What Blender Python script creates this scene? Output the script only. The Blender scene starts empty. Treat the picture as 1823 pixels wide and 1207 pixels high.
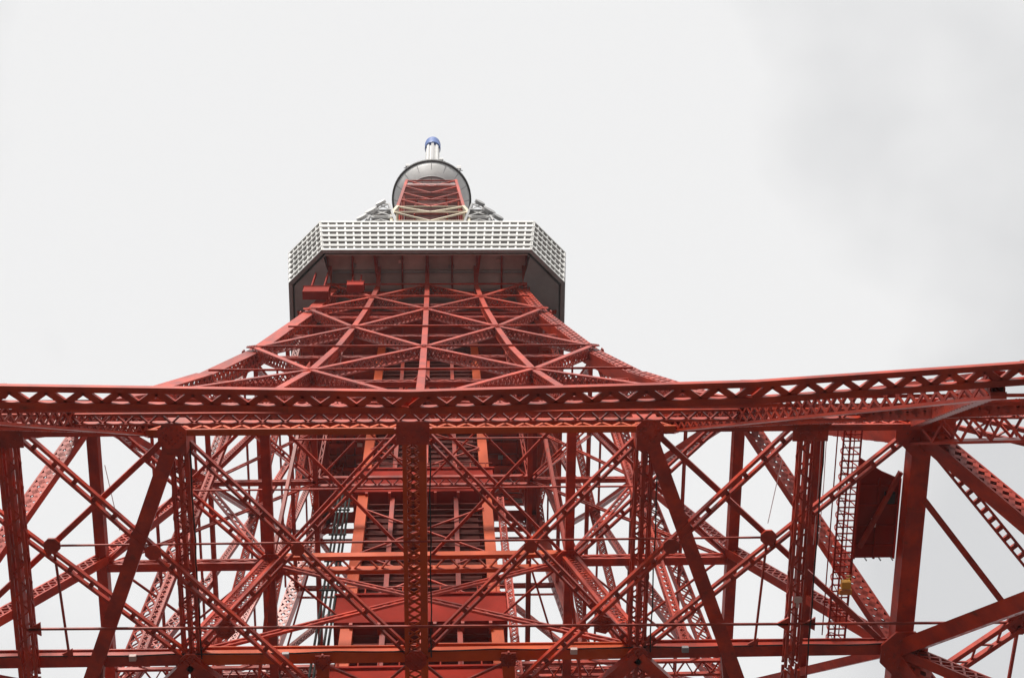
import bpy, math, random
from mathutils import Vector, Matrix
random.seed(7)
S = bpy.context.scene
COL = S.collection

# ------------------------------------------------------------------ camera
F_PX, PITCH, YAW, ROLL = 2601.7, 1.2756, 0.1704, -0.1680
fw = Vector((math.sin(YAW)*math.cos(PITCH), math.cos(YAW)*math.cos(PITCH), math.sin(PITCH)))
rt0 = Vector((math.cos(YAW), -math.sin(YAW), 0.0)); up0 = rt0.cross(fw)
rt = rt0*math.cos(ROLL) + up0*math.sin(ROLL)
up = up0*math.cos(ROLL) - rt0*math.sin(ROLL)
cam = bpy.data.cameras.new('camera')
cam.sensor_width = 36.0
cam.lens = F_PX/1823*36.0
cam.clip_start = 0.1
cam.clip_end = 6000
co = bpy.data.objects.new('camera', cam); COL.objects.link(co)
m = Matrix((rt, up, -fw)).transposed().to_4x4()
m.translation = Vector((1.2243, -46.827, 1.6))
co.matrix_world = m
S.camera = co

# ------------------------------------------------------------------ world: bright overcast
SUN_EL, SUN_AZ = math.radians(40), math.radians(194)      # azimuth from +Y, clockwise: behind the camera, a little left
W = bpy.data.worlds.new('World'); S.world = W
W.use_nodes = True
nt = W.node_tree; nt.nodes.clear()
out = nt.nodes.new('ShaderNodeOutputWorld'); bg = nt.nodes.new('ShaderNodeBackground')
bg.inputs['Strength'].default_value = 0.10
sky = nt.nodes.new('ShaderNodeTexSky'); sky.sky_type = 'NISHITA'; sky.sun_disc = False
sky.sun_elevation = SUN_EL; sky.sun_rotation = SUN_AZ
tc = nt.nodes.new('ShaderNodeTexCoord')
mp = nt.nodes.new('ShaderNodeMapping'); mp.inputs['Location'].default_value = (2.59, -6.9, -1.43)
nz = nt.nodes.new('ShaderNodeTexNoise'); nz.inputs['Scale'].default_value = 1.9; nz.inputs['Detail'].default_value = 5
nz.inputs['Roughness'].default_value = 0.5
rmp = nt.nodes.new('ShaderNodeValToRGB')
rmp.color_ramp.elements[0].position = 0.36; rmp.color_ramp.elements[0].color = (0.70, 0.705, 0.715, 1)
rmp.color_ramp.elements[1].position = 0.49; rmp.color_ramp.elements[1].color = (0.90, 0.90, 0.90, 1)
sc = nt.nodes.new('ShaderNodeVectorMath'); sc.operation = 'SCALE'; sc.inputs['Scale'].default_value = 10.0
mx = nt.nodes.new('ShaderNodeMix'); mx.data_type = 'RGBA'; mx.clamp_result = False
mx.inputs['Factor'].default_value = 0.97
L = nt.links.new
L(tc.outputs['Generated'], mp.inputs['Vector']); L(mp.outputs['Vector'], nz.inputs['Vector'])
L(nz.outputs['Fac'], rmp.inputs['Fac']); L(rmp.outputs['Color'], sc.inputs[0])
L(sky.outputs['Color'], mx.inputs['A']); L(sc.outputs['Vector'], mx.inputs['B'])
L(mx.outputs['Result'], bg.inputs['Color']); L(bg.outputs['Background'], out.inputs['Surface'])

sl = bpy.data.lights.new('sun', 'SUN'); sl.energy = 5.0; sl.angle = math.radians(14); sl.color = (1.0, 0.95, 0.88)
so = bpy.data.objects.new('sun', sl); COL.objects.link(so)
sd = Vector((math.sin(SUN_AZ)*math.cos(SUN_EL), math.cos(SUN_AZ)*math.cos(SUN_EL), math.sin(SUN_EL)))
so.rotation_euler = (-sd).to_track_quat('-Z', 'Y').to_euler()
so.location = (0, -80, 300)

S.view_settings.view_transform = 'Standard'; S.view_settings.look = 'None'
S.view_settings.gamma = 1.0; S.view_settings.exposure = 0.0
S.view_settings.use_curve_mapping = False

# ------------------------------------------------------------------ materials
def mat(name, col, rough=0.5, metal=0.0, dirt=0.25, scale=0.6, dirtcol=None, spec=0.5, streak=1.0, rust=0.0):
    M = bpy.data.materials.new(name); M.use_nodes = True
    t = M.node_tree; b = t.nodes['Principled BSDF']
    b.inputs['Roughness'].default_value = rough; b.inputs['Metallic'].default_value = metal
    b.inputs['Specular IOR Level'].default_value = spec
    tcn = t.nodes.new('ShaderNodeTexCoord'); g = t.nodes.new('ShaderNodeMapping')
    g.inputs['Scale'].default_value = (scale, scale, scale/streak)
    n1 = t.nodes.new('ShaderNodeTexNoise'); n1.inputs['Scale'].default_value = 1.0; n1.inputs['Detail'].default_value = 6
    n1.inputs['Roughness'].default_value = 0.62
    r = t.nodes.new('ShaderNodeValToRGB'); r.color_ramp.elements[0].position = 0.38; r.color_ramp.elements[1].position = 0.66
    dc = dirtcol or tuple(c*0.55 for c in col)
    r.color_ramp.elements[0].color = (*[c*(1-dirt)+d*dirt for c, d in zip(col, dc)], 1)
    r.color_ramp.elements[1].color = (*col, 1)
    oi = t.nodes.new('ShaderNodeObjectInfo')
    mr = t.nodes.new('ShaderNodeMapRange'); mr.inputs['To Min'].default_value = 0.74; mr.inputs['To Max'].default_value = 1.14
    vm = t.nodes.new('ShaderNodeVectorMath'); vm.operation = 'SCALE'
    t.links.new(tcn.outputs['Object'], g.inputs['Vector']); t.links.new(g.outputs['Vector'], n1.inputs['Vector'])
    t.links.new(n1.outputs['Fac'], r.inputs['Fac']); t.links.new(r.outputs['Color'], vm.inputs[0])
    t.links.new(oi.outputs['Random'], mr.inputs['Value']); t.links.new(mr.outputs['Result'], vm.inputs['Scale'])
    if rust:
        n3 = t.nodes.new('ShaderNodeTexNoise'); n3.inputs['Scale'].default_value = 2.3; n3.inputs['Detail'].default_value = 8; n3.inputs['Roughness'].default_value = 0.7
        r3 = t.nodes.new('ShaderNodeValToRGB'); r3.color_ramp.elements[0].position = 0.58; r3.color_ramp.elements[1].position = 0.72
        m3 = t.nodes.new('ShaderNodeMix'); m3.data_type = 'RGBA'; m3.inputs['B'].default_value = (0.10, 0.028, 0.013, 1)
        t.links.new(g.outputs['Vector'], n3.inputs['Vector']); t.links.new(n3.outputs['Fac'], r3.inputs['Fac'])
        n4 = t.nodes.new('ShaderNodeMath'); n4.operation = 'MULTIPLY'; n4.inputs[1].default_value = rust
        t.links.new(r3.outputs['Color'], n4.inputs[0]); t.links.new(n4.outputs['Value'], m3.inputs['Factor'])
        t.links.new(vm.outputs['Vector'], m3.inputs['A']); t.links.new(m3.outputs['Result'], b.inputs['Base Color'])
    else: t.links.new(vm.outputs['Vector'], b.inputs['Base Color'])
    n2 = t.nodes.new('ShaderNodeTexNoise'); n2.inputs['Scale'].default_value = 9.0; n2.inputs['Detail'].default_value = 4
    bp = t.nodes.new('ShaderNodeBump'); bp.inputs['Strength'].default_value = 0.12; bp.inputs['Distance'].default_value = 0.02
    t.links.new(tcn.outputs['Object'], n2.inputs['Vector']); t.links.new(n2.outputs['Fac'], bp.inputs['Height'])
    t.links.new(bp.outputs['Normal'], b.inputs['Normal'])
    return M
RED = mat('red_orange_paint', (0.55, 0.044, 0.009), 0.38, dirt=0.85, dirtcol=(0.26, 0.020, 0.010), streak=3, spec=0.35, rust=0.8, scale=0.9)
REDB = mat('lit_orange_paint', (0.62, 0.085, 0.008), 0.42, spec=0.2, rust=0.35, dirt=0.4, dirtcol=(0.36, 0.04, 0.014), streak=3)  # orange light on the central members, put into the paint colour
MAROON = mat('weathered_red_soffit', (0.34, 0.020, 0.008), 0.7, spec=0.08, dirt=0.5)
TRAY = mat('brightened_soffit_sheet', (0.72, 0.062, 0.022), 0.7, spec=0.08, dirt=0.5, scale=0.9)  # same red, brightened to make up for light missing under the deck
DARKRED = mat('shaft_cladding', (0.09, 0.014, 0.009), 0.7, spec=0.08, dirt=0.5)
SLAT = mat('shaft_slat_paint', (0.17, 0.020, 0.012), 0.6, spec=0.1, dirt=0.5)
WHITE = mat('white_deck_paint', (0.60, 0.60, 0.59), 0.55, dirt=0.35, scale=0.3, dirtcol=(0.5, 0.5, 0.48))
CREAM = mat('cream_paint', (0.80, 0.70, 0.52), 0.5, dirt=0.3)
GREY = mat('grey_steel', (0.33, 0.33, 0.34), 0.5, dirt=0.4)
LGREY = mat('pale_grey_panel', (0.74, 0.74, 0.74), 0.55, dirt=0.35)
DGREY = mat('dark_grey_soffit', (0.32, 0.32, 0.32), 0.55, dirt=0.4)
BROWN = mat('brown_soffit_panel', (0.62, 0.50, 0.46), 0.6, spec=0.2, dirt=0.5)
GLASS = mat('dark_window_glass', (0.05, 0.055, 0.06), 0.08, dirt=0.2)
GLASS2 = mat('blind_behind_glass', (0.20, 0.20, 0.19), 0.15, dirt=0.3)
GLASS3 = mat('bluish_window_glass', (0.06, 0.075, 0.09), 0.06, dirt=0.2)
BLIND = mat('pale_blind_behind_glass', (0.34, 0.34, 0.33), 0.2, dirt=0.3)
BLACK = mat('black_rubber_trim', (0.03, 0.03, 0.032), 0.5)
BLUE = mat('blue_tarpaulin', (0.05, 0.13, 0.42), 0.45, dirt=0.6)
YELLOW = mat('yellow_paint', (0.75, 0.36, 0.02), 0.4)
PALE = mat('pale_lamp_housing', (0.75, 0.55, 0.50), 0.4)
CABLE = mat('grey_cable_pipe', (0.035, 0.035, 0.033), 0.6, spec=0.1)
CONC = mat('concrete', (0.34, 0.33, 0.31), 0.8, dirt=0.5, scale=0.4)
ASPH = mat('asphalt', (0.085, 0.082, 0.079), 0.9, dirt=0.5, scale=0.15)

# ------------------------------------------------------------------ mesh builder
V = Vector
def frame(p0, p1, n):
    d = (p1-p0).normalized(); n = n-d*n.dot(d)
    if n.length < 1e-5: n = d.orthogonal()
    n.normalize()
    return d, d.cross(n), n
class MB:
    def __init__(s): s.v = []; s.f = []
    def hexa(s, pts):
        b = len(s.v); s.v += [tuple(p) for p in pts]
        s.f += [(b, b+3, b+2, b+1), (b+4, b+5, b+6, b+7), (b, b+1, b+5, b+4), (b+1, b+2, b+6, b+5), (b+2, b+3, b+7, b+6), (b+3, b, b+4, b+7)]
    def bar(s, p0, p1, w, h, n=V((0, 0, 1))):
        p0 = V(p0); p1 = V(p1)
        d, a, c = frame(p0, p1, V(n)); a = a*(w/2); c = c*(h/2)
        s.hexa([p0-a-c, p0+a-c, p0+a+c, p0-a+c, p1-a-c, p1+a-c, p1+a+c, p1-a+c])
    def box(s, x0, x1, y0, y1, z0, z1):
        s.hexa([(x0, y0, z0), (x1, y0, z0), (x1, y1, z0), (x0, y1, z0), (x0, y0, z1), (x1, y0, z1), (x1, y1, z1), (x0, y1, z1)])
    def prism(s, poly, z0, z1):
        b = len(s.v); k = len(poly)
        s.v += [(x, y, z0) for x, y in poly]+[(x, y, z1) for x, y in poly]
        s.f.append(tuple(range(b+k-1, b-1, -1))); s.f.append(tuple(range(b+k, b+2*k)))
        for i in range(k):
            j = (i+1) % k; s.f.append((b+i, b+j, b+k+j, b+k+i))
    def plate(s, c, a, n, r, t, k=8, ry=None):
        """polygon plate centred on c, first axis a, normal n"""
        c = V(c); n = V(n).normalized(); a = V(a); a = (a-n*a.dot(n)).normalized(); e = n.cross(a); ry = ry or r
        b = len(s.v)
        for q in (-1, 1):
            for i in range(k):
                th = 2*math.pi*(i+0.5)/k
                s.v.append(tuple(c+a*(r*math.cos(th))+e*(ry*math.sin(th))+n*(q*t/2)))
        s.f.append(tuple(range(b+k-1, b-1, -1))); s.f.append(tuple(range(b+k, b+2*k)))
        for i in range(k):
            j = (i+1) % k; s.f.append((b+i, b+j, b+k+j, b+k+i))
    def lathe(s, prof, c=(0, 0), k=48):
        b = len(s.v)
        for r, z in prof:
            for i in range(k):
                th = 2*math.pi*i/k; s.v.append((c[0]+r*math.cos(th), c[1]+r*math.sin(th), z))
        for j in range(len(prof)-1):
            for i in range(k):
                i2 = (i+1) % k
                s.f.append((b+j*k+i, b+j*k+i2, b+(j+1)*k+i2, b+(j+1)*k+i))
        if prof[0][0] > 0.01: s.f.append(tuple(range(b+k-1, b-1, -1)))
        if prof[-1][0] > 0.01: s.f.append(tuple(range(b+(len(prof)-1)*k, b+len(prof)*k)))
    def tube(s, pts, r, k=6):
        pts = [V(p) for p in pts]; b = len(s.v)
        for i, p in enumerate(pts):
            d = (pts[min(i+1, len(pts)-1)]-pts[max(i-1, 0)]).normalized()
            a = d.orthogonal().normalized() if i == 0 else (a-d*a.dot(d)).normalized()
            e = d.cross(a)
            for j in range(k):
                th = 2*math.pi*j/k; s.v.append(tuple(p+a*(r*math.cos(th))+e*(r*math.sin(th))))
        for i in range(len(pts)-1):
            for j in range(k):
                j2 = (j+1) % k; s.f.append((b+i*k+j, b+i*k+j2, b+(i+1)*k+j2, b+(i+1)*k+j))
        s.f.append(tuple(range(b+k-1, b-1, -1))); s.f.append(tuple(range(b+(len(pts)-1)*k, b+len(pts)*k)))
    def build(s, name, material, parent=None, smooth=False):
        me = bpy.data.meshes.new(name); me.from_pydata(s.v, [], s.f); me.materials.append(material)
        if smooth: me.shade_smooth()
        o = bpy.data.objects.new(name, me); COL.objects.link(o)
        if parent is not None: o.parent = parent
        return o
def tag(o, label=None, cat=None, group=None, kind=None):
    if label: o['label'] = label
    if cat: o['category'] = cat
    if group: o['group'] = group
    if kind: o['kind'] = kind
    return o
def thing(name, label, cat, loc=(0, 0, 0), group=None):
    o = bpy.data.objects.new(name, None); o.location = loc; o.empty_display_size = 0.5; COL.objects.link(o)
    return tag(o, label, cat, group)

TOWER = thing('lattice_tower', 'red orange steel lattice broadcasting tower with white octagonal observation deck and round top deck', 'tower')

def emit(name, main, lac, material, split=True, label=None):
    if lac is not None and not split:
        b = len(main.v); main.v += lac.v; main.f += [tuple(i+b for i in f) for f in lac.f]; lac = None
    o = main.build(name, material, TOWER)
    if lac is not None and lac.v:
        tag(lac.build('lacing', material, o), kind='stuff')
    if label: o['label'] = label
    return o
def zig(lb, p0, p1, off0, off1, pitch, w, t, n, cross=False, inset=0.0):
    """lacing bars zigzagging between the lines p+off0 and p+off1"""
    Ln = (p1-p0).length; k = max(2, int(round((Ln-2*inset)/pitch))); d = (p1-p0)/Ln
    for i in range(k):
        a = p0+d*(inset+(Ln-2*inset)*i/k); b = p0+d*(inset+(Ln-2*inset)*(i+1)/k)
        if i % 2 == 0 or cross: lb.bar(a+off0, b+off1, w, t, n)
        if i % 2 == 1 or cross: lb.bar(a+off1, b+off0, w, t, n)
def solid(name, p0, p1, w, h, n=(0, 0, 1), material=RED, label=None):
    b = MB(); b.bar(p0, p1, w, h, n); return emit(name, b, None, material, label=label)
def girder(name, p0, p1, w, h, n=(0, 0, 1), ft=0.10, pitch=None, lw=0.10, material=RED, split=True, cross=False, mid=False):
    """two flange plates at +-h/2 along n, laced webs on both sides"""
    p0 = V(p0); p1 = V(p1); d, a, c = frame(p0, p1, V(n)); b = MB(); lb = MB()
    for q in (-1, 1):
        b.bar(p0+c*(q*(h/2-ft/2)), p1+c*(q*(h/2-ft/2)), w, ft, c)
    if mid: b.bar(p0, p1, w*0.25, h*0.16, c)
    for q in (-1, 1):
        o = a*(q*(w/2-0.03))
        zig(lb, p0, p1, o-c*(h/2-ft), o+c*(h/2-ft), pitch or h*0.8, lw, 0.04, a, cross, 0.2)
    return emit(name, b, lb, material, split)
def posts4(name, p0, p1, w, h, n, c=0.16, pitch=0.9, lw=0.07, material=RED, split=True, plate=False, dense=True):
    """four corner angles laced on all four sides; plate: solid strip down the middle of the underside"""
    p0 = V(p0); p1 = V(p1); d, a, e = frame(p0, p1, V(n)); b = MB(); lb = MB()
    A = a*(w/2-c/2); E_ = e*(h/2-c/2)
    for sa in (-1, 1):
        for se in (-1, 1): b.bar(p0+A*sa+E_*se, p1+A*sa+E_*se, c, c, e)
    for s_ in (-1, 1):
        zig(lb, p0, p1, E_*s_*1.1-A, E_*s_*1.1+A, pitch, lw, 0.03, e, dense)
        zig(lb, p0, p1, A*s_*1.25-E_, A*s_*1.25+E_, pitch, lw, 0.03, a, False)
    if plate: b.bar(p0, p1, w*0.2, h*0.9, e)
    return emit(name, b, lb, material, split)
def twin(name, p0, p1, gap, c, h, n, pitch, material=RED, split=True, batten=True):
    """two parallel channels joined by battens or zigzag"""
    p0 = V(p0); p1 = V(p1); d, a, e = frame(p0, p1, V(n)); b = MB(); lb = MB()
    o = a*(gap/2)
    for q in (-1, 1): b.bar(p0+o*q, p1+o*q, c, h, e)
    Ln = (p1-p0).length; k = max(2, int(Ln/pitch))
    if batten:
        for i in range(k):
            q = p0+d*(Ln*(i+0.5)/k); lb.bar(q-o, q+o, 0.22, h*0.5, e)
    else: zig(lb, p0, p1, -o, o, pitch, 0.07, h*0.4, e)
    return emit(name, b, lb, material, split)
def gusset(c, a, n, r, t=0.08, k=8, ry=None, material=RED):
    b = MB(); b.plate(c, a, n, r, t, k, ry); o = emit('gusset_plate', b, None, material)
    if r >= 0.5:
        c = V(c); n = V(n).normalized(); a = V(a); a = (a-n*a.dot(n)).normalized(); e = n.cross(a); lb = MB(); q = (ry or r)
        for i in range(-4, 5):
            for j in range(-4, 5):
                if (abs(i)+abs(j)) % 2 or math.hypot(i, j) > 4.2 or (abs(i) < 2 and abs(j) < 2): continue
                p = c+a*(i*r*.19)+e*(j*q*.19); lb.bar(p-n*(t/2+.05), p+n*(t/2+.05), .085, .085, a)
        tag(lb.build('bolts', material, o), kind='stuff')
    return o

# ------------------------------------------------------------------ tower profile
PROF = [(0, 46), (20, 40.2), (40, 33.9), (46, 31.2), (52, 28.8), (57, 27.0), (65, 23.7), (73, 21.15), (81.7, 18.75), (90, 16.9), (97.8, 15.4),
        (109.7, 13.45), (120, 12.07), (129.7, 10.95), (136.3, 10.3), (143, 9.75), (150, 9.4)]
def hw(z):
    for (z0, h0), (z1, h1) in zip(PROF, PROF[1:]):
        if z <= z1: return h0+(h1-h0)*(z-z0)/(z1-z0)
    return PROF[-1][1]
LV = [143, 136.3, 129.7, 120, 109.7, 97.8, 81.7, 65]
ZD = 143.0
ROT = [Matrix.Rotation(math.pi/2*k, 3, 'Z') for k in range(4)]      # 0 front (-y), 1 right (+x), 2 rear, 3 left
def fp(k, u, z):
    h = hw(z); return ROT[k] @ V((u*(h-.42 if abs(u) == 1 else h), -h, z))
def fn(k, z):
    return ROT[k] @ V((0, -1, -(hw(z+4)-hw(z-4))/8)).normalized() if z < 139 else ROT[k] @ V((0, -1, 0.08)).normalized()

# ------------------------------------------------------------------ ground and footings
g = MB(); g.box(-3000, 3000, -3000, 3000, -0.6, 0.0)
tag(g.build('ground', ASPH), kind='structure')

# ------------------------------------------------------------------ four corner legs
for k in range(4):
    zs = [143, 129.7, 109.7, 97.8, 81.7, 65, 52, 40, 20, 0.8]
    for z1, z0 in zip(zs, zs[1:]):
        p1 = fp(k, -1, z1); p0 = fp(k, -1, z0)
        for p in (p0, p1): p.xy = (ROT[k] @ V((-(hw(p.z)-.45), -(hw(p.z)-.45), 0))).xy
        n = ROT[k] @ V((-1, -1, 0)).normalized()
        n = ROT[k] @ (V((0, -1, 0)) if z0 > 64 else V((1, 0, 0)))
        w = 1.05 if z0 > 90 else 1.2 if z0 > 60 else 1.1 if z0 > 35 else 1.8
        posts_w = w
        b = MB(); lb = MB()
        d, a, c = frame(p0, p1, n)
        for q in (-1, 1):
            b.bar(p0+c*q*(w/2), p1+c*q*(w/2), w, 0.12, c)
            zig(lb, p0, p1, a*q*(w/2)-c*(w/2-.08), a*q*(w/2)+c*(w/2-.08), 0.95, 0.27 if z0 > 60 else 0.13, 0.05, a, z0 > 60, 0.2)
        emit('corner_leg', b, lb, RED, split=z0 > 50)
    b = MB(); x, y = (fp(k, -1, 0)).xy
    b.box(x-3.5, x+3.5, y-3.5, y+3.5, 0.0, 0.9); b.build('footing', CONC, TOWER)

# ------------------------------------------------------------------ four faces: posts, crossing braces, ties, gussets
for k in range(4):
    for i in range(len(LV)-1):
        z1, z0 = LV[i], LV[i+1]; zm = (z0+z1)/2
        sc_ = 1.0 if zm > 105 else 1.05 if zm > 90 else 1.12
        if k and zm > 90: sc_ *= 0.68
        n = fn(k, zm)
        fine = (zm < 105) or k == 0
        for u in (-0.5, 0, 0.5):
            girder('face_post', fp(k, u, z0), fp(k, u, z1), 0.46*sc_, 0.75*sc_, n, lw=0.09, split=fine, cross=True)
        corner_top = LV[i] in (143, 129.7, 109.7, 81.7)
        for uc, uq in ((-1, -0.5), (0, -0.5), (0, 0.5), (1, 0.5)):
            a, b_ = (fp(k, uc, z1), fp(k, uq, z0)) if corner_top else (fp(k, uc, z0), fp(k, uq, z1))
            girder('diagonal_brace', a, b_, 0.40*sc_, 0.85*sc_, n, lw=0.10 if zm > 82 else 0.34, split=fine, cross=True)
    for z in LV:
        n = fn(k, z)
        if z in (81.7, 65): continue
        b = MB(); off = n*0.45
        b.bar(fp(k, -.95, z)+off, fp(k, .95, z)+off, 0.15, 0.15, n); emit('tie_rod', b, None, RED)
        girder('ring_beam', fp(k, -1, z)-n*0.5, fp(k, 1, z)-n*0.5, 0.3, 0.5, V((0, 0, 1)), ft=0.07, pitch=0.6, lw=0.07, split=False)
        us = (-0.5, 0.5) if z in (136.3, 120, 97.8) else (-1, 0, 1)
        for u in us:
            gusset(fp(k, u, z)+n*0.42, ROT[k] @ V((1, 0, 0)), n, 0.62, 0.07)
    # lower panel between the broad ring and the arch girder
    n = fn(k, 52)
    for ua, ub in ((-1, -0.5), (-0.5, -1), (-0.5, 0), (0.5, 0), (0.5, 1), (1, 0.5)):
        if k == 0 and ub == 0: continue
        girder('diagonal_brace', fp(k, ua, 65), fp(k, ub, 40), 0.45 if k == 0 else 0.75, 0.6 if k == 0 else 0.95, n, pitch=0.8, lw=0.27, cross=True)
    for u in (-0.5, 0.5) if k == 0 else (-0.5, 0, 0.5):
        girder('face_post', fp(k, u, 65), fp(k, u, 40), 0.5, 0.8, n, pitch=0.8, cross=True)
    for z in (46, 52, 54.5, 57, 61, 69, 73, 77, 90) if k == 0 else (46, 52, 57, 73, 90):
        b = MB(); b.bar(fp(k, -1, z)+n*.3, fp(k, 1, z)+n*.3, 0.12, 0.12, n); emit('tie_rod', b, None, RED)
    for z in (57, 73):
        if k == 0:
            twin('ring_beam', fp(k, -1, z), fp(k, 1, z), 0.42, 0.09, 0.28, V((0, 0, 1)), 0.45, batten=False); continue
        girder('ring_beam', fp(k, -1, z), fp(k, 1, z), 0.35, 0.5, V((0, 0, 1)), ft=0.08, pitch=0.7, lw=0.07, split=True)

# broad rings
for k in range(4):
    X = ROT[k] @ V((1, 0, 0)); N = ROT[k] @ V((0, -1, 0))
    for z, w, h_, mt in ((81.7, 0.62, 1.0, RED), (65, 0.9 if k in (1, 3) else 0.3, 1.2, RED)):
        h = hw(z); us = [-1, -0.5, 0, 0.5, 1]; hn = h+(0.0 if z > 70 else 0.3)*(k in (0, 2)); z = z-(0.95 if z < 70 and k in (0, 2) else 0)
        for ua, ub in zip(us, us[1:]):
            a = X*(ua*h)+N*hn+V((0, 0, z)); b_ = X*(ub*h)+N*hn+V((0, 0, z))
            if k in (0, 2): girder('ring_girder', a, b_, w, h_, V((0, 0, 1)), ft=0.14, pitch=0.85, lw=0.12, material=REDB if k == 0 and z < 70 and abs(ua+ub) < .6 else mt, cross=True)
            else: solid('ring_girder', a, b_, w, h_*0.8, V((0, 0, 1)), mt)
# arch girder along the front, slightly bowed, between the legs
G = {-33.9: -34.1, -18: -33.95, -11: -33.77, 0.4: -33.52, 10: -33.74, 18: -34.27, 33.9: -35.0}
gx = sorted(G)
for k in range(4):
    for xa, xb in zip(gx, gx[1:]):
        steps = [xa, xb]
        pa = ROT[k] @ V((xa, G[xa], 40)); pb = ROT[k] @ V((xb, G[xb], 40)); nrm = ROT[k] @ V((0, -1, 0))
        b = MB(); lb = MB(); d, a, c = frame(pa, pb, V((0, 0, 1)))
        for q, cw in ((-1, 0.17), (1, 0.19)):
            b.bar(pa-nrm*0.24*q, pb-nrm*0.24*q, cw, 0.2, c)
        for zz in (0,): zig(lb, pa+V((0, 0, zz)), pb+V((0, 0, zz)), -nrm*0.18, nrm*0.18, 0.50, 0.19, 0.12, c, False)
        emit('arch_girder', b, lb, RED)
    for x in gx[1:-1]:
        gusset(ROT[k] @ V((x, G[x], 40.4)), ROT[k] @ V((1, 0, 0)), V((0, 0, 1)), 0.4, 0.26, 4, 0.26)

# ------------------------------------------------------------------ horizontal floor frame F (z = 65)
ZF = 65.0; hF = hw(ZF); xq = 10.7; yb = -12.0; xo = 18.1; yf = -hF
Z = V((0, 0, 1))
def P(x, y, z=ZF): return V((x, y, z))
# main cross beams (front and rear half)
for sy in (-1, 1):
    y = yb if sy == -1 else -yb
    xs = [-hF, -xq, 0, xq, hF]
    for xa, xb in zip(xs, xs[1:]):
        b = MB(); b.bar(P(xa, y), P(xb, y), 0.46, 0.46, Z)
        b.bar(P(xa, y-0.02, ZF+0.43), P(xb, y-0.02, ZF+0.26), 0.6, 0.07, Z); b.bar(P(xa, y-0.02, ZF-0.26), P(xb, y-0.02, ZF-0.26), 0.6, 0.07, Z)
        emit('floor_beam', b, None, REDB if abs(xa+xb) < 12 and sy == -1 else RED)
# longitudinal laced columns of the frame
for x in (-xq, xq):
    posts4('floor_girder', P(x, yf), P(x, yb+0.4), 0.85, 0.6, Z, 0.14, 0.55, 0.08, plate=True, dense=False)
    posts4('floor_girder', P(x, yb+0.5), P(x, -yb), 0.85, 0.6, Z, 0.14, 0.55, 0.08, plate=True, dense=False)
for ya, yb2 in ((yf, yb), (yb, -5.6)):
    b = MB(); lb = MB()
    p0, p1 = P(0, ya, ZF-.1), P(0, yb2-0.3, ZF-.1)
    for sx in (-1, 1): b.bar(p0+V((sx*0.42, 0, 0)), p1+V((sx*0.42, 0, 0)), 0.2 if sx < 0 else 0.34, 0.9, Z)
    for zz in (-.38, .38): zig(lb, p0+V((0, 0, zz)), p1+V((0, 0, zz)), V((-.4, 0, 0)), V((.3, 0, 0)), 0.42, 0.09, 0.04, Z, True)
    emit('floor_girder', b, lb, REDB, label='central girder of the floor frame, coloured lit orange')
for x in (-xo, xo):
    posts4('floor_girder', P(x, yf-0.4, ZF-1.0), P(x, yb+0.3, ZF-1.0), 0.80, 0.6, Z, 0.14, 0.6, 0.08, plate=True, dense=False)
    posts4('floor_girder', P(x, yb+0.5, ZF-1.0), P(x, -2, ZF-1.0), 0.80, 0.6, Z, 0.14, 0.6, 0.08, plate=True, dense=False)
    gusset(P(x, yf-0.5, ZF-1.5), V((1, 0, 0)), Z, 1.15, 0.1, 4, 1.2)
# front node gussets
gusset(P(0, yf-0.45, ZF-1.68), V((1, 0, 0)), Z, 1.05, 0.1, 4, 1.05)
for x in (-xq, xq):
    gusset(P(x, yf-0.25, ZF-1.68), V((1, 0, 0)), Z, 0.68, 0.1, 8)
    b = MB(); b.box(x-0.55, x+0.55, yf-0.3, yf+0.8, ZF-1.4, ZF+0.6); emit('node_block', b, None, RED)
for x in (-hF, hF):
    gusset(P(x, yf, ZF-0.7), V((1, 0, 0)), Z, 1.5, 0.12, 8); gusset(P(x, yb, ZF-0.7), V((1, 0, 0)), Z, 1.25, 0.12, 8)
for x in (-xq, 0, xq): gusset(P(x, yb, ZF-0.62), V((1, 0, 0)), Z, 0.55, 0.1, 8)
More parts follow.
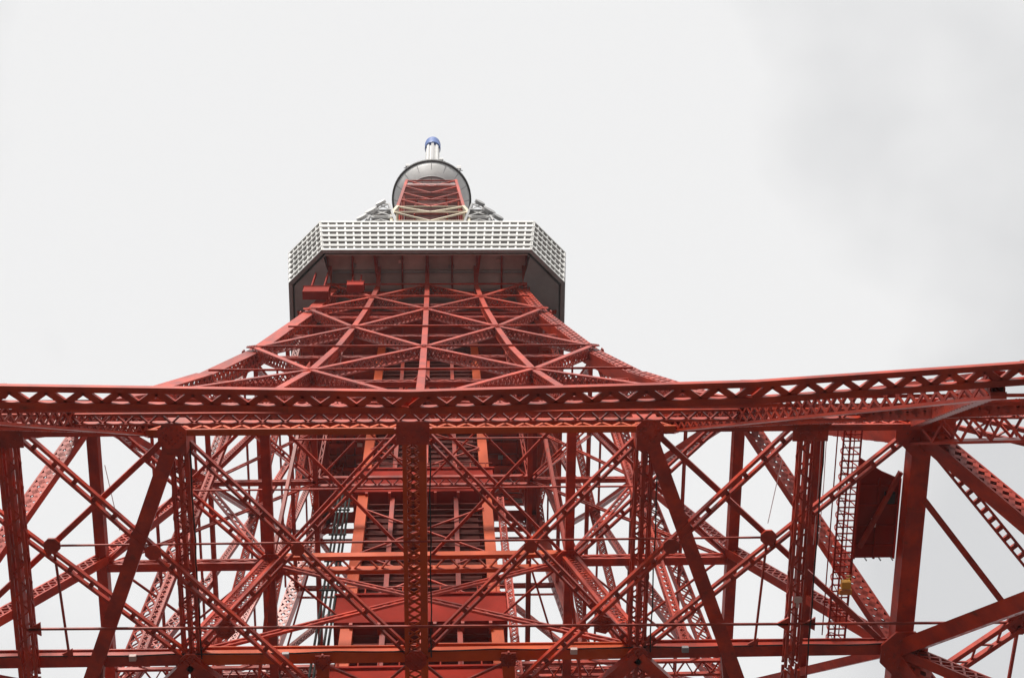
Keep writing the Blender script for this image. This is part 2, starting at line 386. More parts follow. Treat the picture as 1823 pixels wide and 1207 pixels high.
# X bracing with hubs: outer bays
for s in (-1, 1):
    hub = P(s*16.7, -18.15, ZF-0.35)
    twin('floor_brace', P(s*22.8, -23.0, ZF-.35), P(s*11.0, yb-0.4, ZF-.35), 0.33, 0.125, 0.26, Z, 1.15)
    solid('floor_brace', P(s*11.2, -23.3, ZF-.1), P(s*22.6, yb-0.5, ZF-.1), 0.26, 0.26, Z)
    gusset(hub-Z*0.2, V((1, 0.0, 0)), Z, 0.40, 0.12, 8)
    solid('tie_rod', hub, P(s*16.4, yb-0.3, ZF-.35), 0.10, 0.10, Z)
    gusset(P(s*16.4, yb-0.45, ZF-.35), V((1, 0, 0)), Z, 0.35, 0.08, 3)
    # inner bays
    twin('floor_brace', P(s*10.5, -23.2, ZF-.2), P(s*0.4, yb-0.3, ZF-.2), 0.31, 0.115, 0.26, Z, 1.1)
    twin('floor_brace', P(s*0.5, -23.3, ZF+.15), P(s*10.4, yb-0.3, ZF+.15), 0.30, 0.11, 0.26, Z, 1.1)
    gusset(P(s*5.45, -17.75, ZF-.4), V((1, 0, 0)), Z, 0.34, 0.1, 8)
    # long laced braces from the outer girders to the centre of the cross beam
    twin('floor_brace', P(s*17.4, -23.6, ZF-.9), P(s*2.5, -8.2, ZF-.9), 0.36, 0.135, 0.28, Z, 1.15)
    gusset(P(s*12.0, -18.0, ZF-1.1), V((1, 1, 0)), Z, 0.4, 0.08, 8)
    gusset(P(s*8.9, -14.0, ZF-1.1), V((1, 1, 0)), Z, 0.5, 0.1, 6)
    # broad box strut, front node to the cross beam and on
    solid('box_strut', P(s*10.75, -23.6, ZF-.75), P(s*17.0, -7.0, ZF-.75), 0.68, 0.52, Z)
    solid('box_strut', P(s*15.1, yb, ZF-.45), P(s*15.9, -6, ZF-.45), 0.7, 0.5, Z)
    # struts running on behind the cross beam
    solid('box_strut', P(s*xq, yb, ZF-.5), P(s*(xq-3.5), -8.8, ZF-.5), 0.62, 0.5, Z)
    solid('box_strut', P(s*xq, yb, ZF-.5), P(s*(xq+3.4), -8.6, ZF-.5), 0.62, 0.5, Z)
    solid('box_strut', P(s*4.45, yb+.3, ZF-.1), P(s*4.75, -6.5, ZF-.1), 0.6, 0.5, Z, REDB)
    gusset(P(s*4.45, yb+.1, ZF-.5), V((1, 0, 0)), Z, 0.5, 0.08, 4)
    solid('tie_rod', P(s*4.2, yb+.5, ZF-.2), P(0.3*s, -9.6, ZF-.2), 0.12, 0.12, Z)
    solid('tie_rod', P(s*0.4, yb+.4, ZF-.3), P(2.6*s, -9.6, ZF-.3), 0.12, 0.12, Z)
    # outside bay beyond the ring (corner wings)
    hub2 = P(s*29.0, -13.9, ZF-.4)
# rods through the hubs
solid('tie_rod', P(-16.7, -18.15, ZF-.55), P(16.7, -18.15, ZF-.55), 0.08, 0.08, Z)
solid('tie_rod', P(-18.1, -14.35, ZF-1.4), P(29.0, -13.95, ZF-1.4), 0.10, 0.10, Z)
for x in (-17.5, 17.5, 18.8): gusset(P(x, -14.35+(x+18)*.0085, ZF-1.4), V((1, 0, 0)), Z, 0.4, 0.1, 3 if x > 0 else 3)
# wing outside the right and left rings: bracing between the flaring legs
for s in (-1, 1):
    hub2 = P(s*28.9, -13.9, ZF-1.4)
    gusset(hub2, V((1, 0, 0)), Z, 0.62, 0.14, 8)
    solid('wing_brace', P(s*23.9, -20.1, ZF-.9), hub2, 0.30, 0.30, Z)
    twin('wing_brace', P(s*25.4, -11.2, ZF-1.4), hub2, 0.62, 0.22, 0.3, Z, 0.8, batten=False)
    twin('wing_brace', P(s*24.3, -22.5, ZF-.6), P(s*30.0, -15.9, ZF-.6), 0.40, 0.13, 0.25, Z, 0.62)
    twin('wing_brace', P(s*25.0, -23.9, ZF-.2), P(s*32.0, -22.1, ZF-.2), 0.62, 0.2, 0.3, Z, 0.62, batten=False)
    solid('tie_rod', hub2, P(s*28.7, -10.0, ZF-1.4), 0.14, 0.14, Z)

# lattice girders further back in frame F / E seen under the beam
for s in (-1, 1):
    twin('floor_girder', V((s*19.5, -1.6, 81.7)), V((s*4.9, -1.6, 81.7)), 0.9, 0.16, 0.3, Z, 0.55, batten=False)
    twin('floor_girder', V((s*19.5, 0.2, 81.7)), V((s*4.9, 0.2, 81.7)), 0.7, 0.16, 0.3, Z, 0.45, batten=False)

# ------------------------------------------------------------------ floor frames at the upper levels
def floor_frame(z, q, w, mt=RED, lattice_mid=False, braces=True):
    h = hw(z); c = q*h
    for sy in (-1, 1):
        for xa, xb in ((-h, -c), (c, h)):
            girder('floor_beam', V((xa, sy*c, z)), V((xb, sy*c, z)), w*0.8, w, Z, ft=w*.25, pitch=w*1.2, lw=.07, split=z < 85)
        twin('floor_beam', V((-c, sy*c, z)), V((c, sy*c, z)), w*1.45, w*.42, w*.9, Z, w*1.3, REDB if sy < 0 and z < 85 else RED, split=z < 85, batten=False)
    for sx in (-1, 1):
        solid('floor_girder', V((sx*c, -h, z)), V((sx*c, h, z)), w*0.85, w, Z)
    if braces:
        for sx in (-1, 1):
            for sy in (-1, 1):
                solid('floor_brace', V((sx*.2, sy*h, z+.1)), V((sx*c, sy*c, z+.1)), w*.28, w*.28, Z)
                solid('floor_brace', V((sx*c, sy*h, z-.15)), V((sx*.2, sy*c, z-.15)), w*.28, w*.28, Z)
                twin('floor_brace', V((sx*c, sy*c, z)), V((sx*h, sy*h, z)), w*.6, w*.22, w*.4, Z, 1.2, split=z < 85)
                solid('floor_brace', V((sx*h, sy*c, z)), V((sx*c, sy*h, z)), w*.3, w*.3, Z)
    for sy in (-1, 1):
        solid('tie_rod', V((-h*.7, sy*h*.735, z-.25)), V((h*.7, sy*h*.735, z-.25)), 0.09, 0.09, Z)
        solid('tie_rod', V((-h*.4, sy*h*.9, z-.25)), V((h*.4, sy*h*.9, z-.25)), 0.09, 0.09, Z)
floor_frame(81.7, 0.475, 0.62)
floor_frame(97.8, 0.49, 0.42)
# inner core posts
core = [(65, xq, 12.2), (81.7, 8.85, 8.9), (97.8, 7.55, 7.55), (109.7, 6.6, 6.6), (120, 5.9, 5.9), (129.7, 5.4, 5.4), (143, 4.8, 4.8)]
for sx in (-1, 1):
    for sy in (-1, 1):
        for (z0, x0, y0), (z1, x1, y1) in zip(core[:1], core[1:2]):
            w = 0.95 if z0 < 70 else 0.8 if z0 < 85 else 0.55
            posts4('core_post', V((sx*x0, sy*y0, z0)), V((sx*x1, sy*y1, z1)), w, w, V((0, -1, 0)), w*.22, w*.55, .07, split=z0 < 90)
        for z, r in ((81.7, .95),):
            x_, y_ = [(a, b) for zz, a, b in core if zz == z][0]
            gusset(V((sx*x_, sy*y_, z-.45)), V((1, 0, 0)), Z, r, 0.1, 8)
        # core diagonals
        for (z0, x0, y0), (z1, x1, y1) in zip(core[:1], core[1:2]):
            if sx == 1:
                twin('core_brace', V((x0, sy*y0, z0)), V((-x1, sy*y1, z1)), .3, .1, .15, V((0, 1, 0)), .8, split=False, batten=False)
                twin('core_brace', V((-x0, sy*y0, z0)), V((x1, sy*y1, z1)), .3, .1, .15, V((0, 1, 0)), .8, split=False, batten=False)
            if sy == 1:
                twin('core_brace', V((sx*x0, y0, z0)), V((sx*x1, -y1, z1)), .3, .1, .15, V((1, 0, 0)), .8, split=False, batten=False)
                twin('core_brace', V((sx*x0, -y0, z0)), V((sx*x1, y1, z1)), .3, .1, .15, V((1, 0, 0)), .8, split=False, batten=False)
        # light laced hangers between the frames
        posts4('hanger_post', V((sx*13.2, sy*12.0, 65)), V((sx*13.2, sy*12.0, 96)), .5, .4, V((0, 1, 0)), .13, .55, .06)
        # core to face knee braces
        for z0, z1 in ((81.7, 97.8),):
            c0 = [c for c in core if c[0] == z0][0]
            twin('knee_brace', V((sx*c0[1], sy*c0[2], z0)), V((sx*hw(z1), sy*hw(z1)*.5, z1)), .35, .11, .2, V((0, 1, 0)), .8, split=False, batten=False)
            twin('knee_brace', V((sx*c0[1], sy*c0[2], z0)), V((sx*hw(z1)*.5, sy*hw(z1), z1)), .35, .11, .2, V((1, 0, 0)), .8, split=False, batten=False)

# ------------------------------------------------------------------ lift shaft
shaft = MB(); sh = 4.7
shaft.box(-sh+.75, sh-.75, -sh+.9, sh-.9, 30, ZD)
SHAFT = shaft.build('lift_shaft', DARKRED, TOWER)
for side in range(4):
    R_ = ROT[side]
    xs = [-4.45, -2.3, 0.1, 2.35, 4.45]
    for i, x in enumerate(xs):
        w = 0.74 if i in (0, 4) else 0.32
        if i == 4 and side != 0 and side != 2: pass
        b = MB(); p0 = R_ @ V((x, -sh+.1, 30)); p1 = R_ @ V((x, -sh+.1, ZD))
        if i == 4: continue
        b.bar(p0, p1, w, w, R_ @ V((0, -1, 0))); b.build('shaft_post', REDB if i == 0 else RED, SHAFT)
    if side in (0, 1, 3):
        zz = 62.0
        while zz < ZD-1:
            b = MB()
            if side == 0:
                for xa, xb in zip(xs, xs[1:]): b.bar(V((xa, -sh+.28, zz)), V((xb, -sh+.28, zz)), 0.2, 0.13, Z)
            else:
                b.bar(R_ @ V((-4.4, -sh+.28, zz)), R_ @ V((4.4, -sh+.28, zz)), 0.2, 0.13, Z)
            b.build('shaft_rung', SLAT, SHAFT)
            zz += 1.05 if side == 0 else 2.1
    # small crossing angle braces on the shaft front
    if side == 0:
        for zb, zt in ((84.2, 91.5), (91.5, 99), (103, 111), (111, 119)):
            for s in (-1, 1):
                b = MB(); b.bar(V((-s*4.3, -sh-.25, zb)), V((s*4.3, -sh-.25, zt)), .12, .12, V((0, 1, 0))); b.build('shaft_brace', RED, SHAFT)
for z0, z1, e in ((81.2, 84.6, .55), (101.6, 105.8, .5), (74.6, 75.8, .4), (119, 120.6, .4)):
    b = MB(); b.box(-sh-e, sh+e, -sh-e, sh+e, z0, z1)
    b.box(-sh-e-.15, sh+e+.15, -sh-e-.15, sh+e+.15, z1, z1+.18)
    b.build('shaft_landing', MAROON, SHAFT)
    for i in range(9):
        x = -sh+i*(2*sh/8); b = MB(); b.bar(V((x, -sh-e-.05, z1+.18)), V((x, -sh-e-.05, z1+1.2)), .06, .06); b.build('handrail_post', RED, SHAFT)
    b = MB(); b.bar(V((-sh-e, -sh-e-.05, z1+1.2)), V((sh+e, -sh-e-.05, z1+1.2)), .07, .07); b.build('handrail', RED, SHAFT)
    for zf in (z0-.02,):
        for i in range(6):
            x = -sh+.5+i*(2*sh-1)/5; b = MB(); b.bar(V((x, -sh-e, z0-.14)), V((x, -1.0, z0-.14)), .2, .26); b.build('landing_joist', RED, SHAFT)
# risers beside the shaft
for i in range(4):
    b = MB(); x = -5.35-i*0.28; y = -5.3+0.22*(i % 2)
    b.tube([V((x, y, 30)), V((x, y, 80)), V((x, y, 99)), V((x, y, 103))], 0.085); b.build('riser_pipe', CABLE, TOWER)
for i in range(10):
    b = MB(); z = 60+i*4.2; b.box(-6.4, -5.2, -5.45, -5.36, z, z+.12); b.build('pipe_bracket', CABLE, TOWER)
# ladder lattice on the right flank
posts4('cable_ladder', V((5.55, -5.2, 40)), V((5.55, -5.2, 100)), .5, .4, V((0, 1, 0)), .09, .5, .05)

# ------------------------------------------------------------------ observation deck
DW, DC, DT = 13.7, 3.35, 152.3
def ow(z): return DW+(14.6-DW)*(z-ZD)/(DT-ZD)
def octo(w, c): 
    k = w-c
    return [(-k, -w), (k, -w), (w, -k), (w, k), (k, w), (-k, w), (-w, k), (-w, -k)]
b = MB(); b.prism(octo(DW-.6, DC-.22), ZD+2.6, DT)
DECK = b.build('observation_deck', WHITE, TOWER)
oc = octo(DW, DC)
rows = 6; rh = (DT-ZD)/rows
def ring_part(z0, z1, wo, co_, wi, ci, name, mtl, parent):
    a = octo(wo, co_); c = octo(wi, ci)
    for i in range(8):
        j = (i+1) % 8; bb = MB()
        (x0, y0), (x1, y1), (u1, v1), (u0, v0) = a[i], a[j], c[j], c[i]
        bb.hexa([(x0, y0, z0), (x1, y1, z0), (u1, v1, z0), (u0, v0, z0), (x0, y0, z1), (x1, y1, z1), (u1, v1, z1), (u0, v0, z1)])
        bb.build(name, mtl, parent)
for r in range(rows+1):
    z0 = ZD+r*rh-(0 if r == 0 else 0.40); z1 = ZD+r*rh+(0.66 if r == 0 else 0.54)
    if r == rows: z1 = DT+0.12
    wz = ow((z0+z1)/2); ring_part(z0, z1, wz, DC, wz-.36, DC-.15, 'spandrel', WHITE, DECK)
# bottom trim, dark
ring_part(ZD-.12, ZD-.02, DW+.03, DC+.01, DW-.3, DC-.12, 'soffit_trim', DGREY, DECK)
GL = [GLASS, GLASS, GLASS, GLASS2, GLASS3]; GB = [GLASS2, BLIND, GLASS3, BLIND, GLASS2]
for i in range(8):
    j = (i+1) % 8
    def edge(z, f, inset):
        o_ = octo(ow(z), DC); a = V((*o_[i], z)); c = V((*o_[j], z)); d = (c-a).normalized()
        return a+(c-a)*f-V((d.y, -d.x, 0))*inset
    Ln = (V(oc[i])-V(oc[j])).length; ncol = 26 if Ln > 12 else 7
    d = (edge(ZD, 1, 0)-edge(ZD, 0, 0)).normalized(); nrm = V((d.y, -d.x, 0))
    for q in range(ncol+1):
        if i in (0, 1, 7) or q in (0, ncol):
            bb = MB(); bb.bar(edge(ZD+.1, q/ncol, .16), edge(DT, q/ncol, .16), 0.17, 0.27, nrm); bb.build('mullion', WHITE, DECK)
    for r in range(rows):
        z0 = ZD+r*rh+.54; z1 = ZD+(r+1)*rh-.40
        if i in (0, 1, 7):
            for q in range(ncol):
                bb = MB(); bb.bar(edge(z0, (q+.5)/ncol, .32), edge(z1, (q+.5)/ncol, .32), Ln/ncol-.2, 0.05, nrm); bb.build('window_pane', random.choice(GL if r in (2, 5) else GB), DECK)
        else:
            zm = (z0+z1)/2; bb = MB(); bb.bar(edge(zm, 0, .32), edge(zm, 1, .32), .05, z1-z0, Z); bb.build('window_band', GLASS, DECK)
# soffit: grey rim panels, recessed brown panels in front, red beams behind
zi = ZD+2.3
ri, ci = DW-.55, DC-.22
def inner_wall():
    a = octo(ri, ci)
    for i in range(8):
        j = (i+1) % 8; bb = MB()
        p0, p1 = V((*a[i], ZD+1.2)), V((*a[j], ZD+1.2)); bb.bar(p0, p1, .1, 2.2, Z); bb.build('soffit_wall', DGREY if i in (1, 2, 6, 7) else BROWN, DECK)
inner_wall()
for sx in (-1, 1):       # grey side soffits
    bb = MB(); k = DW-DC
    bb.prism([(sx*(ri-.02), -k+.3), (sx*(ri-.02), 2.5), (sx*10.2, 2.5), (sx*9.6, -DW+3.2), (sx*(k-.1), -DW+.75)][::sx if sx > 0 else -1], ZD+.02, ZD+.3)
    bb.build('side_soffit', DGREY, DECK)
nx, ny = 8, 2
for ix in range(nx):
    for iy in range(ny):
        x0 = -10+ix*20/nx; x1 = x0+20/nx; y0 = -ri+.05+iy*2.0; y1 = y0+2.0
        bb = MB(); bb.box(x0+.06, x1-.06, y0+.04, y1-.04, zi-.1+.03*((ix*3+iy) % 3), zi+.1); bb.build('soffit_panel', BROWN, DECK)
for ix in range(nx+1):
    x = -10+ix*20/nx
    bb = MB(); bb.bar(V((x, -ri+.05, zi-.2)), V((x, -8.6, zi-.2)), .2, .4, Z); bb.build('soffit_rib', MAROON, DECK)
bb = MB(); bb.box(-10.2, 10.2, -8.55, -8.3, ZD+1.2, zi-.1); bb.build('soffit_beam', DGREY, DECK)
# red underside behind the front face: sheet trays between joists
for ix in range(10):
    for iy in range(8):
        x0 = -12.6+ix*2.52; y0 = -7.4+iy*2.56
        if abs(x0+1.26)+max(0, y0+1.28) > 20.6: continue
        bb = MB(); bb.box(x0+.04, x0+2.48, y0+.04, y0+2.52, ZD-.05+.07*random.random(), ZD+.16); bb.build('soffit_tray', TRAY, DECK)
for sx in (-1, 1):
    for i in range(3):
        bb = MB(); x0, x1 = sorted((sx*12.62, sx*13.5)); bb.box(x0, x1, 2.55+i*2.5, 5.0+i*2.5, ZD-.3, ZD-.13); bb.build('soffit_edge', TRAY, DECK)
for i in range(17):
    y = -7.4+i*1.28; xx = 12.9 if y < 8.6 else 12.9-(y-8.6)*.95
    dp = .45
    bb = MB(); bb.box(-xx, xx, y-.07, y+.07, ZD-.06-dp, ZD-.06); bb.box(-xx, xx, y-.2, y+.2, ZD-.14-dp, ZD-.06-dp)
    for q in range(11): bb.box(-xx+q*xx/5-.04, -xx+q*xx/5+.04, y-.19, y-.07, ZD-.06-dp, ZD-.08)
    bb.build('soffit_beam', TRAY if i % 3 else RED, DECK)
for i in range(11):
    x = -12.6+i*2.52; yy = 12.9 if abs(x) < 8.5 else 12.9-(abs(x)-8.5)*.95
    bb = MB(); bb.bar(V((x, -7.4, ZD-.1)), V((x, yy, ZD-.1)), .12, .22, Z); bb.build('soffit_joist', RED, DECK)
for i, (x, y) in enumerate(((-8.8, 3), (-7, 6.5), (-10.5, 7.2), (9.0, 4.2), (7.4, 8), (10.8, 1.5), (-6, 11), (6, 11.2))):
    bb = MB(); bb.box(x-.25, x+.25, y-.18, y+.18, ZD-.95, ZD-.7); bb.build('soffit_lamp', PALE if i % 2 else GREY, DECK)
for i, pts in enumerate((((-12, -3, 0), (-8.5, -3, 0), (-8.5, 9, 0), (-5.2, 9, 0)), ((12, 0, 0), (9.2, 0, 0), (9.2, 10, 0)), ((-11, 4.6, 0), (-5.4, 4.6, 0)), ((5.4, 6.0, 0), (11.6, 6.0, 0)))):
    bb = MB(); bb.tube([V((p[0], p[1], ZD-.78)) for p in pts], .11); bb.build('soffit_pipe', MAROON if i < 2 else GREY, DECK)
for i, (x, y) in enumerate(((-7.4, -11.6), (-2.6, -12.0), (2.4, -11.5), (7.2, -12.1), (-4.9, -10.2), (4.8, -10.0))):
    bb = MB(); bb.box(x-.28, x+.28, y-.16, y+.16, zi-.32, zi-.12); bb.build('soffit_lamp', PALE if i % 2 else GREY, DECK)
bb = MB(); bb.tube([V((-9.6, -10.9, zi-.3)), V((9.6, -10.9, zi-.3))], .09); bb.build('soffit_pipe', GREY, DECK)
for s in (-1, 1):
    for y in (-2.5, 2, 6.5, 10.5):
        twin('deck_strut', V((s*hw(131), y*.8, 131)), V((s*12.3, y, ZD)), .3, .12, .2, V((0, 1, 0)), .8, split=False, batten=False)
# posts running up under the front soffit
for u in (-1, -.5, 0, .5, 1):
    h = hw(143); solid('deck_bracket', V((u*h, -h, 142.6)), V((u*h*1.0, -h-1.6, zi-.1)), .42, .55, V((0, -1, 0)))
    solid('deck_bracket', V((u*h, -h-.1, 144.0)), V((u*h*1.08, -DW+1.0, zi-.35)), .3, .4, V((0, 0, 1)), MAROON)
# red plant boxes hung under the left front edge
for x0, x1, z0, z1, y0, y1 in ((-7.7, -6.1, 138.2, 139.4, -11.4, -10.6), (-11.6, -9.2, 134.6, 136.4, -11.7, -10.9)):
    b = MB(); b.box(x0, x1, y0, y1, z0, z1); b.box(x0-.08, x1+.08, y0-.08, y1+.08, z1, z1+.1)
    for q in (.25, .75): b.box(x0+(x1-x0)*q-.06, x0+(x1-x0)*q+.06, y0+.2, y1-.2, z1+.1, ZD-.1)
    b.build('plant_box', MAROON, TOWER)
# gangway round the tower under the deck
for k in range(4):
    h = hw(131.5)
    pa = ROT[k] @ V((-h, -h+.9, 131.5)); pb = ROT[k] @ V((h, -h+.9, 131.5))
    b = MB(); b.bar(pa, pb, 1.1, .1, Z); b.build('maintenance_gangway', MAROON, TOWER)

# ------------------------------------------------------------------ upper tower
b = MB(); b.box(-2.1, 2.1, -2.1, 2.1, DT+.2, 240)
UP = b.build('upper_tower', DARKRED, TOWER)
def uh(z): return 5.7-.5*(z-155.6)/48 if z < 207 else 4.75-1.0*(z-207)/31
zs = [152.6+i*6.2 for i in range(14)]
for z0, z1 in zip(zs, zs[1:]):
    mtl = CREAM if z0 < 206 else RED
    for k in range(4):
        def q(u, z): return ROT[k] @ V((u*uh(z), -uh(z), z))
        b = MB(); b.bar(q(-1, z0), q(-1, z1), .42, .42, ROT[k] @ V((0, -1, 0))); b.build('upper_leg', mtl, UP)
        n = ROT[k] @ V((0, -1, 0))
        for u in (-1, 1):
            b = MB(); b.bar(q(u, z1), q(0, z0), .22, .22, n); b.build('upper_brace', mtl, UP)
        b = MB(); b.bar(q(-1, z1), q(1, z1), .16, .2, n); b.build('upper_strut', mtl, UP)
        b = MB(); b.bar(ROT[k] @ V((-2.4, -2.4, z0)), ROT[k] @ V((2.4, -2.4, z0)), .3, .5, Z); b.build('core_frame', RED, UP)
b = MB(); b.box(-4.2, 4.2, -4.2, 4.2, 228.2, 228.9); b.build('upper_platform', mat('pink_weathered_paint', (.5, .25, .24), .5), UP)
# roof plant on the main deck
b = MB(); b.prism(octo(8.5, 2.4), DT+.05, DT+3.5); b.build('roof_house', LGREY, DECK)
b = MB(); b.prism(octo(14.2, DC-.1), DT-.3, DT+.02); b.build('roof_slab', LGREY, DECK)

# top deck (round)
b = MB(); b.lathe([(3.3, 233.6), (4.4, 234.6), (5.9, 236.6), (6.25, 237.4)], k=56); TOPD = b.build('top_deck', LGREY, TOWER, True)
b = MB(); b.lathe([(6.2, 237.3), (6.5, 237.3), (6.5, 238.3), (6.2, 238.3)], k=56); b.build('dark_rim', BLACK, TOPD)
b = MB(); b.lathe([(5.3, 238.3), (5.3, 244.0), (4.6, 245.0), (0.005, 245.0)], k=56); b.build('top_cabin', WHITE, TOPD)
b = MB(); b.lathe([(4.3, 234.35), (4.45, 234.3), (4.45, 234.6), (4.3, 234.6)], k=56); b.build('dish_seam', GREY, TOPD)
for i in range(16):
    th = 2*math.pi*i/16; b = MB()
    b.bar(V((3.6*math.cos(th), 3.6*math.sin(th), 233.75)), V((6.1*math.cos(th), 6.1*math.sin(th), 236.9)), .1, .12); b.build('dish_rib', GREY, TOPD)

# antenna mast
b = MB(); b.lathe([(1.0, 247), (1.0, 266)], k=16); MAST = b.build('antenna_mast', GREY, TOWER)
for i in range(8):
    th = 2*math.pi*i/8
    b = MB(); b.bar(V((1.22*math.cos(th), 1.22*math.sin(th), 264)), V((1.22*math.cos(th), 1.22*math.sin(th), 287.5)), .5, .22, V((math.cos(th), math.sin(th), 0))); b.build('antenna_panel', LGREY if i % 2 else GREY, MAST)
b = MB(); b.lathe([(1.0, 264), (1.0, 288)], k=16); b.build('mast_tube', LGREY, MAST)
for z in (262.5, 266):
    b = MB(); b.lathe([(1.0, z), (1.75, z), (1.75, z+.4), (1.0, z+.4)], k=20); b.build('mast_collar', GREY, MAST)
for s in (-1, 1):
    b = MB(); b.bar(V((s*1.5, -.3, 262)), V((s*1.5, -.3, 267)), .35, .5); b.build('mast_bracket', GREY, MAST)
b = MB(); prof = []
for i in range(9):
    z = 287.6+i*.85; prof.append((1.52+.07*math.sin(i*2.3), z))
prof += [(1.1, 295.0), (.005, 295.5)]
b.lathe(prof, k=20); t = b.build('tarpaulin', BLUE, None, True)
tag(t, 'blue tarpaulin wrapped round the tip of the antenna mast', 'tarpaulin')

# aerials standing on the round deck's rim
def aerial(x, y, z, h, label, tilt=0):
    t = thing('rim_aerial', label, 'aerial', (x, y, z), 'aerials on the rim of the round top deck')
    b = MB(); b.tube([(0, 0, 0), (0, 0, h)], .1); b.build('mast', GREY, t)
    for i in range(3):
        b = MB(); zz = h*(.45+.25*i); b.box(-.35, .35, -.18, .18, zz, zz+h*.16); b.build('panel', LGREY, t)
    b = MB(); b.bar(V((-.6, 0, .1)), V((.6, 0, .1)), .12, .12); b.build('bracket', GREY, t)
aerial(-3.9, -5.0, 238.4, 2.6, 'grey aerial on the left shoulder of the round top deck')
aerial(4.5, -4.6, 238.4, 3.2, 'grey aerial on the right shoulder of the round top deck')
aerial(1.6, -6.1, 238.4, 2.0, 'small grey aerial on the front rim just right of the mast')

# lattice antenna frames flanking the upper tower
for s, lab in ((-1, 'grey lattice antenna frame left of the upper tower above the white deck'), (1, 'grey lattice antenna frame right of the upper tower above the white deck')):
    t = thing('antenna_frame', lab, 'antenna frame', (s*6.9, -5.0, DT+.1), 'antenna frames beside the upper tower')
    H = 206-DT-.1
    def fx(a, f): return a
    base = [(-5.5, -1), (6.5, -1), (6.5, 1), (-5.5, 1)]; top = [(-.5, -.6), (1.0, -.6), (1.0, .6), (-.5, .6)]
    N_ = 12
    def pt(i, f):
        x = base[i][0]*(1-f)+top[i][0]*f; return V((s*x*-1 if s > 0 else x, base[i][1]*(1-f)+top[i][1]*f, H*f))
    for i in range(4):
        b = MB(); b.bar(pt(i, 0), pt(i, 1), .3, .3); b.build('leg', GREY, t)
    for j in range(1, N_+1):
        for i in range(4):
            b = MB(); b.bar(pt(i, j/N_), pt((i+1) % 4, j/N_), .16, .16)
            b.bar(pt(i, (j-1)/N_), pt((i+1) % 4, j/N_), .12, .12); b.bar(pt((i+1) % 4, (j-1)/N_), pt(i, j/N_), .12, .12); b.build('lattice_panel', LGREY, t)
    for j, (f, r) in enumerate(((.97, .75), (.86, .9), (.78, .8))):
        b = MB(); c = pt(0, f); b.plate(c+V((s*.6*(j-1), -.4, .3)), V((1, 0, 0)), V((s*.5, -1, 0)), r, .45, 14); b.build('dish', LGREY if s < 0 else GREY, t)
    for f in (.8, .9):
        b = MB(); c = (pt(0, f)+pt(2, f))/2; b.box(c.x-1.2, c.x+1.2, c.y-.9, c.y+.9, c.z, c.z+.15); b.build('platform', GREY, t)

# ------------------------------------------------------------------ loose equipment in frame F, on the right
gw = thing('inspection_gangway', 'narrow dark inspection gangway with hooped rails beside the right ring girder', 'gangway', (20.7, -18, ZF+.6))
for sx in (-.42, -.1, .42):
    b = MB(); b.bar(V((sx, -6.0, 0)), V((sx, 6.2, 0)), .07, .1); b.bar(V((sx, -6.0, 1.05)), V((sx, 6.2, 1.05)), .05, .05); b.build('rail', MAROON, gw)
for i in range(36):
    y = -5.9+i*.34; b = MB(); b.bar(V((-.42, y, 0)), V((.42, y, 0)), .06, .06); b.build('slat', MAROON, gw)
for i in range(19):
    y = -5.8+i*.66; b = MB(); b.tube([V((.42*math.cos(a), y, 1.05*math.sin(a))) for a in [math.pi*j/8 for j in range(9)]], .03, 5); b.build('hoop', MAROON, gw)
for i in range(18):
    y = -5.8+i*.66; b = MB(); b.bar(V((-.42, y, 0)), V((-.1, y+.6, 0)), .035, .035); b.build('lattice_bar', MAROON, gw)
pf = thing('work_platform', 'dark red sheet work platform hung beside the gangway on the right', 'platform', (22.2, -18.9, ZF+1.0))
b = MB(); b.prism([(-.9, -2.6), (.2, -1.9), (1.1, -1.5), (1.1, 2.6), (-.9, 2.6)], 0, .12); b.build('deck_sheet', MAROON, pf)
for x in (-.88, .1, 1.08):
    b = MB(); b.bar(V((x, -1.6, -.08)), V((x, 2.6, -.08)), .1, .14); b.build('bearer', MAROON, pf)
for z in (.5, 1.0):
    b = MB(); b.tube([V((-.9, 2.75, z)), V((1.1, 2.75, z))], .035); b.build('rail', BLACK, pf)
for x in (-.9, -.2, .5, 1.1):
    b = MB(); b.tube([V((x, 2.75, 0)), V((x, 2.75, 1.05))], .035); b.build('rail_post', BLACK, pf)
b = MB(); b.bar(V((-.9, 2.6, .06)), V((-.95, 7.2, .06)), .09, .09); b.build('arm', MAROON, pf)
b = MB(); b.box(-.15, .05, .5, .9, -.2, 0); b.build('lamp', PALE, pf)
b = MB(); b.bar(V((1.0, -2.0, -.3)), V((-.7, 1.9, -.3)), .2, .22); b.build('brace', RED, pf)
for y in (-1.2, -.2, .9, 1.9):
    b = MB(); b.bar(V((-.88, y, -.06)), V((1.08, y, -.06)), .07, .1); b.build('cross_bearer', MAROON, pf)
b = MB(); b.box(.35, .85, -.9, -.35, -.28, -.1); b.build('junction_box', BLACK, pf)
for i, x in enumerate((-1.0, -1.25)):
    w = MB(); w.tube([V((20.7+x, -22.6, ZF+1.5)), V((20.7+x+.02, -20, ZF+1.42)), V((20.7+x, -16.8, ZF+1.5))], .022, 5)
    o = w.build('hand_line', LGREY); tag(o, ['thin pale line strung along the gangway, nearer it', 'thin pale line strung along the gangway, farther left'][i], 'line', 'pale lines beside the gangway')
hz = thing('chain_hoist', 'small yellow and orange chain hoist hanging at the gangway end', 'hoist', (20.75, -15.4, ZF-.2))
b = MB(); b.box(-.22, .22, -.18, .18, 0, .32); b.build('motor_body', YELLOW, hz)
b = MB(); b.box(-.3, .3, .26, .5, .02, .26); b.build('chain_bag', mat('orange_canvas', (.6, .2, .03), .6), hz)
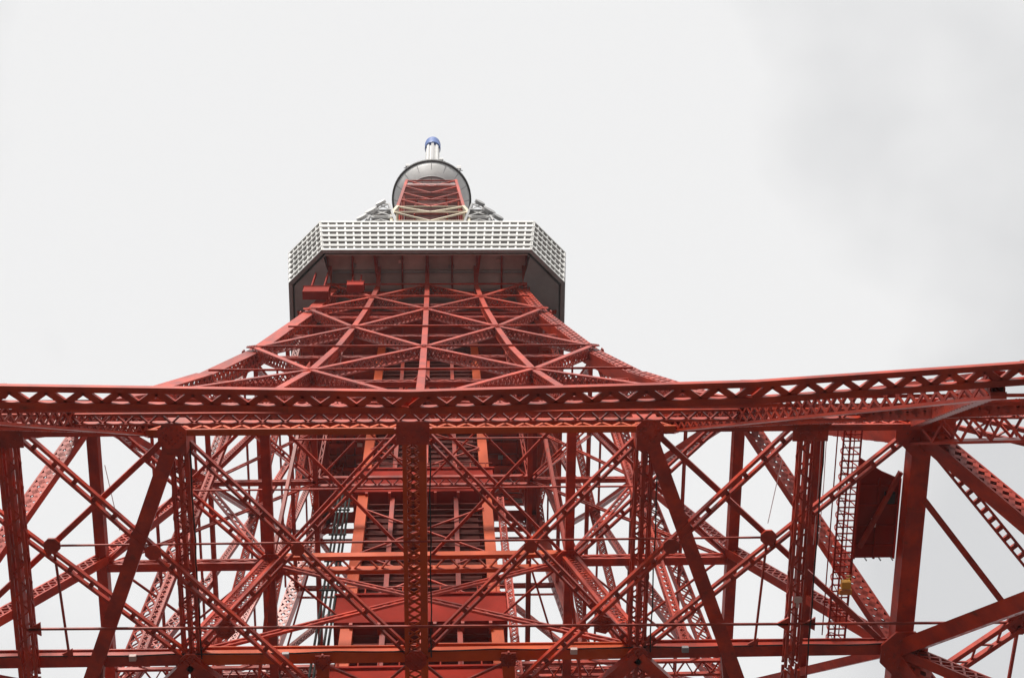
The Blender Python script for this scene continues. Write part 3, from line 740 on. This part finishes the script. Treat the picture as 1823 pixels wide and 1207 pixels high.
b = MB(); b.tube([V((0, -.3, .1)), V((.18, -.42, 0)), V((.1, -.56, -.05)), V((-.08, -.5, 0))], .04); b.build('hook', YELLOW, hz)
b = MB(); b.tube([V((0, 0, .3)), V((0, 0, 1.0))], .03); b.build('chain', GREY, hz)
fl = thing('floodlight', 'small pale floodlight clamped under the laced girder on the right', 'floodlight', (18.05, -15.4, ZF-1.55))
b = MB(); b.box(-.18, .18, -.12, .12, -.12, .08); b.build('housing', PALE, fl)
b = MB(); b.box(-.06, .06, .12, .42, -.05, .05); b.build('stem', PALE, fl)
# thin vertical cables hanging far behind
for i, (x, y, z0, z1) in enumerate(((-14.4, -21.5, 66, 100), (17.5, -21.5, 66, 100))):
    w = MB(); w.tube([V((x, y, z0)), V((x, y+4.2, z0+2))], .02, 5); o = w.build('guide_wire', LGREY)
    tag(o, ['thin pale guide wire in the left bay of the frame', 'thin pale guide wire in the right bay of the frame'][i], 'wire', 'thin guide wires')

for i, (x, y0, y1, z) in enumerate(((-10.15, -23.2, -12.2, 64.5), (11.3, -23.2, -12.2, 64.5), (0.75, -23.0, -12.2, 64.3), (18.75, -23.5, -12.2, 63.5))):
    b = MB(); n = 9
    b.tube([V((x+.03*math.sin(q*2.1), y0+(y1-y0)*q/n, z-.03*(q % 2))) for q in range(n+1)], .035, 5); b.build('cable_run', CABLE, TOWER)
b = MB(); b.tube([V((-23+46*q/24, -12.35+.03*math.sin(q*1.7), 64.66-.05*(q % 2))) for q in range(25)], .035, 5); b.build('cable_run', CABLE, TOWER)
for i, (x, y) in enumerate(((-6.2, -12.3), (7.6, -12.3), (13.0, -12.3), (-13.4, -12.3))):
    b = MB(); b.box(x-.16, x+.16, y-.13, y+.13, 64.38, 64.6); b.box(x-.05, x+.05, y-.05, y+.05, 64.6, 64.75); b.build('bulkhead_lamp', PALE if i % 2 else GREY, TOWER)

for s_ in (-1, 1):
    for (xa, ya), (xb, yb_) in (((18.4, -9.0), (9.0, -1.0)), ((9.0, -9.0), (18.4, -1.0)), ((13.6, -18.4), (13.6, -9.0)), ((8.8, -8.9), (0.3, -.9)), ((6.5, -8.9), (8.8, -1.0))):
        solid('secondary_brace', V((s_*xa, ya, 81.9)), V((s_*xb, yb_, 81.9)), .12, .12, Z)
    for z in (72, 89):
        solid('tie_rod', V((s_*hw(z)*.985, -hw(z), z)), V((s_*hw(z)*.985, 4, z)), .09, .09, Z)
    for (xa, ya, za), (xb, yb_, zb) in (((15, -7.7, 97.8), (7.5, -7.5, 109.7)), ((7.5, -7.5, 97.8), (13.2, -6.6, 109.7)), ((7.5, -7.5, 97.8), (6.4, -13.4, 109.7)), ((18.4, -9, 81.7), (7.5, -7.5, 97.8))):
        twin('secondary_brace', V((s_*xa, ya, za)), V((s_*xb, yb_, zb)), .22, .07, .12, V((0, 1, 0)), .7, split=False, batten=False)

# thin summer haze in the air around the tower
hm = bpy.data.materials.new('haze_air'); hm.use_nodes = True; ht = hm.node_tree; ht.nodes.clear()
ho = ht.nodes.new('ShaderNodeOutputMaterial'); hv = ht.nodes.new('ShaderNodeVolumePrincipled')
hv.inputs['Color'].default_value = (0.9, 0.9, 0.92, 1); hv.inputs['Density'].default_value = 0.00013; hv.inputs['Anisotropy'].default_value = 0.2
ht.links.new(hv.outputs['Volume'], ho.inputs['Volume'])
b = MB(); b.box(-3020, 3020, -3020, 3020, -1.6, 300); tag(b.build('haze', hm), kind='stuff')
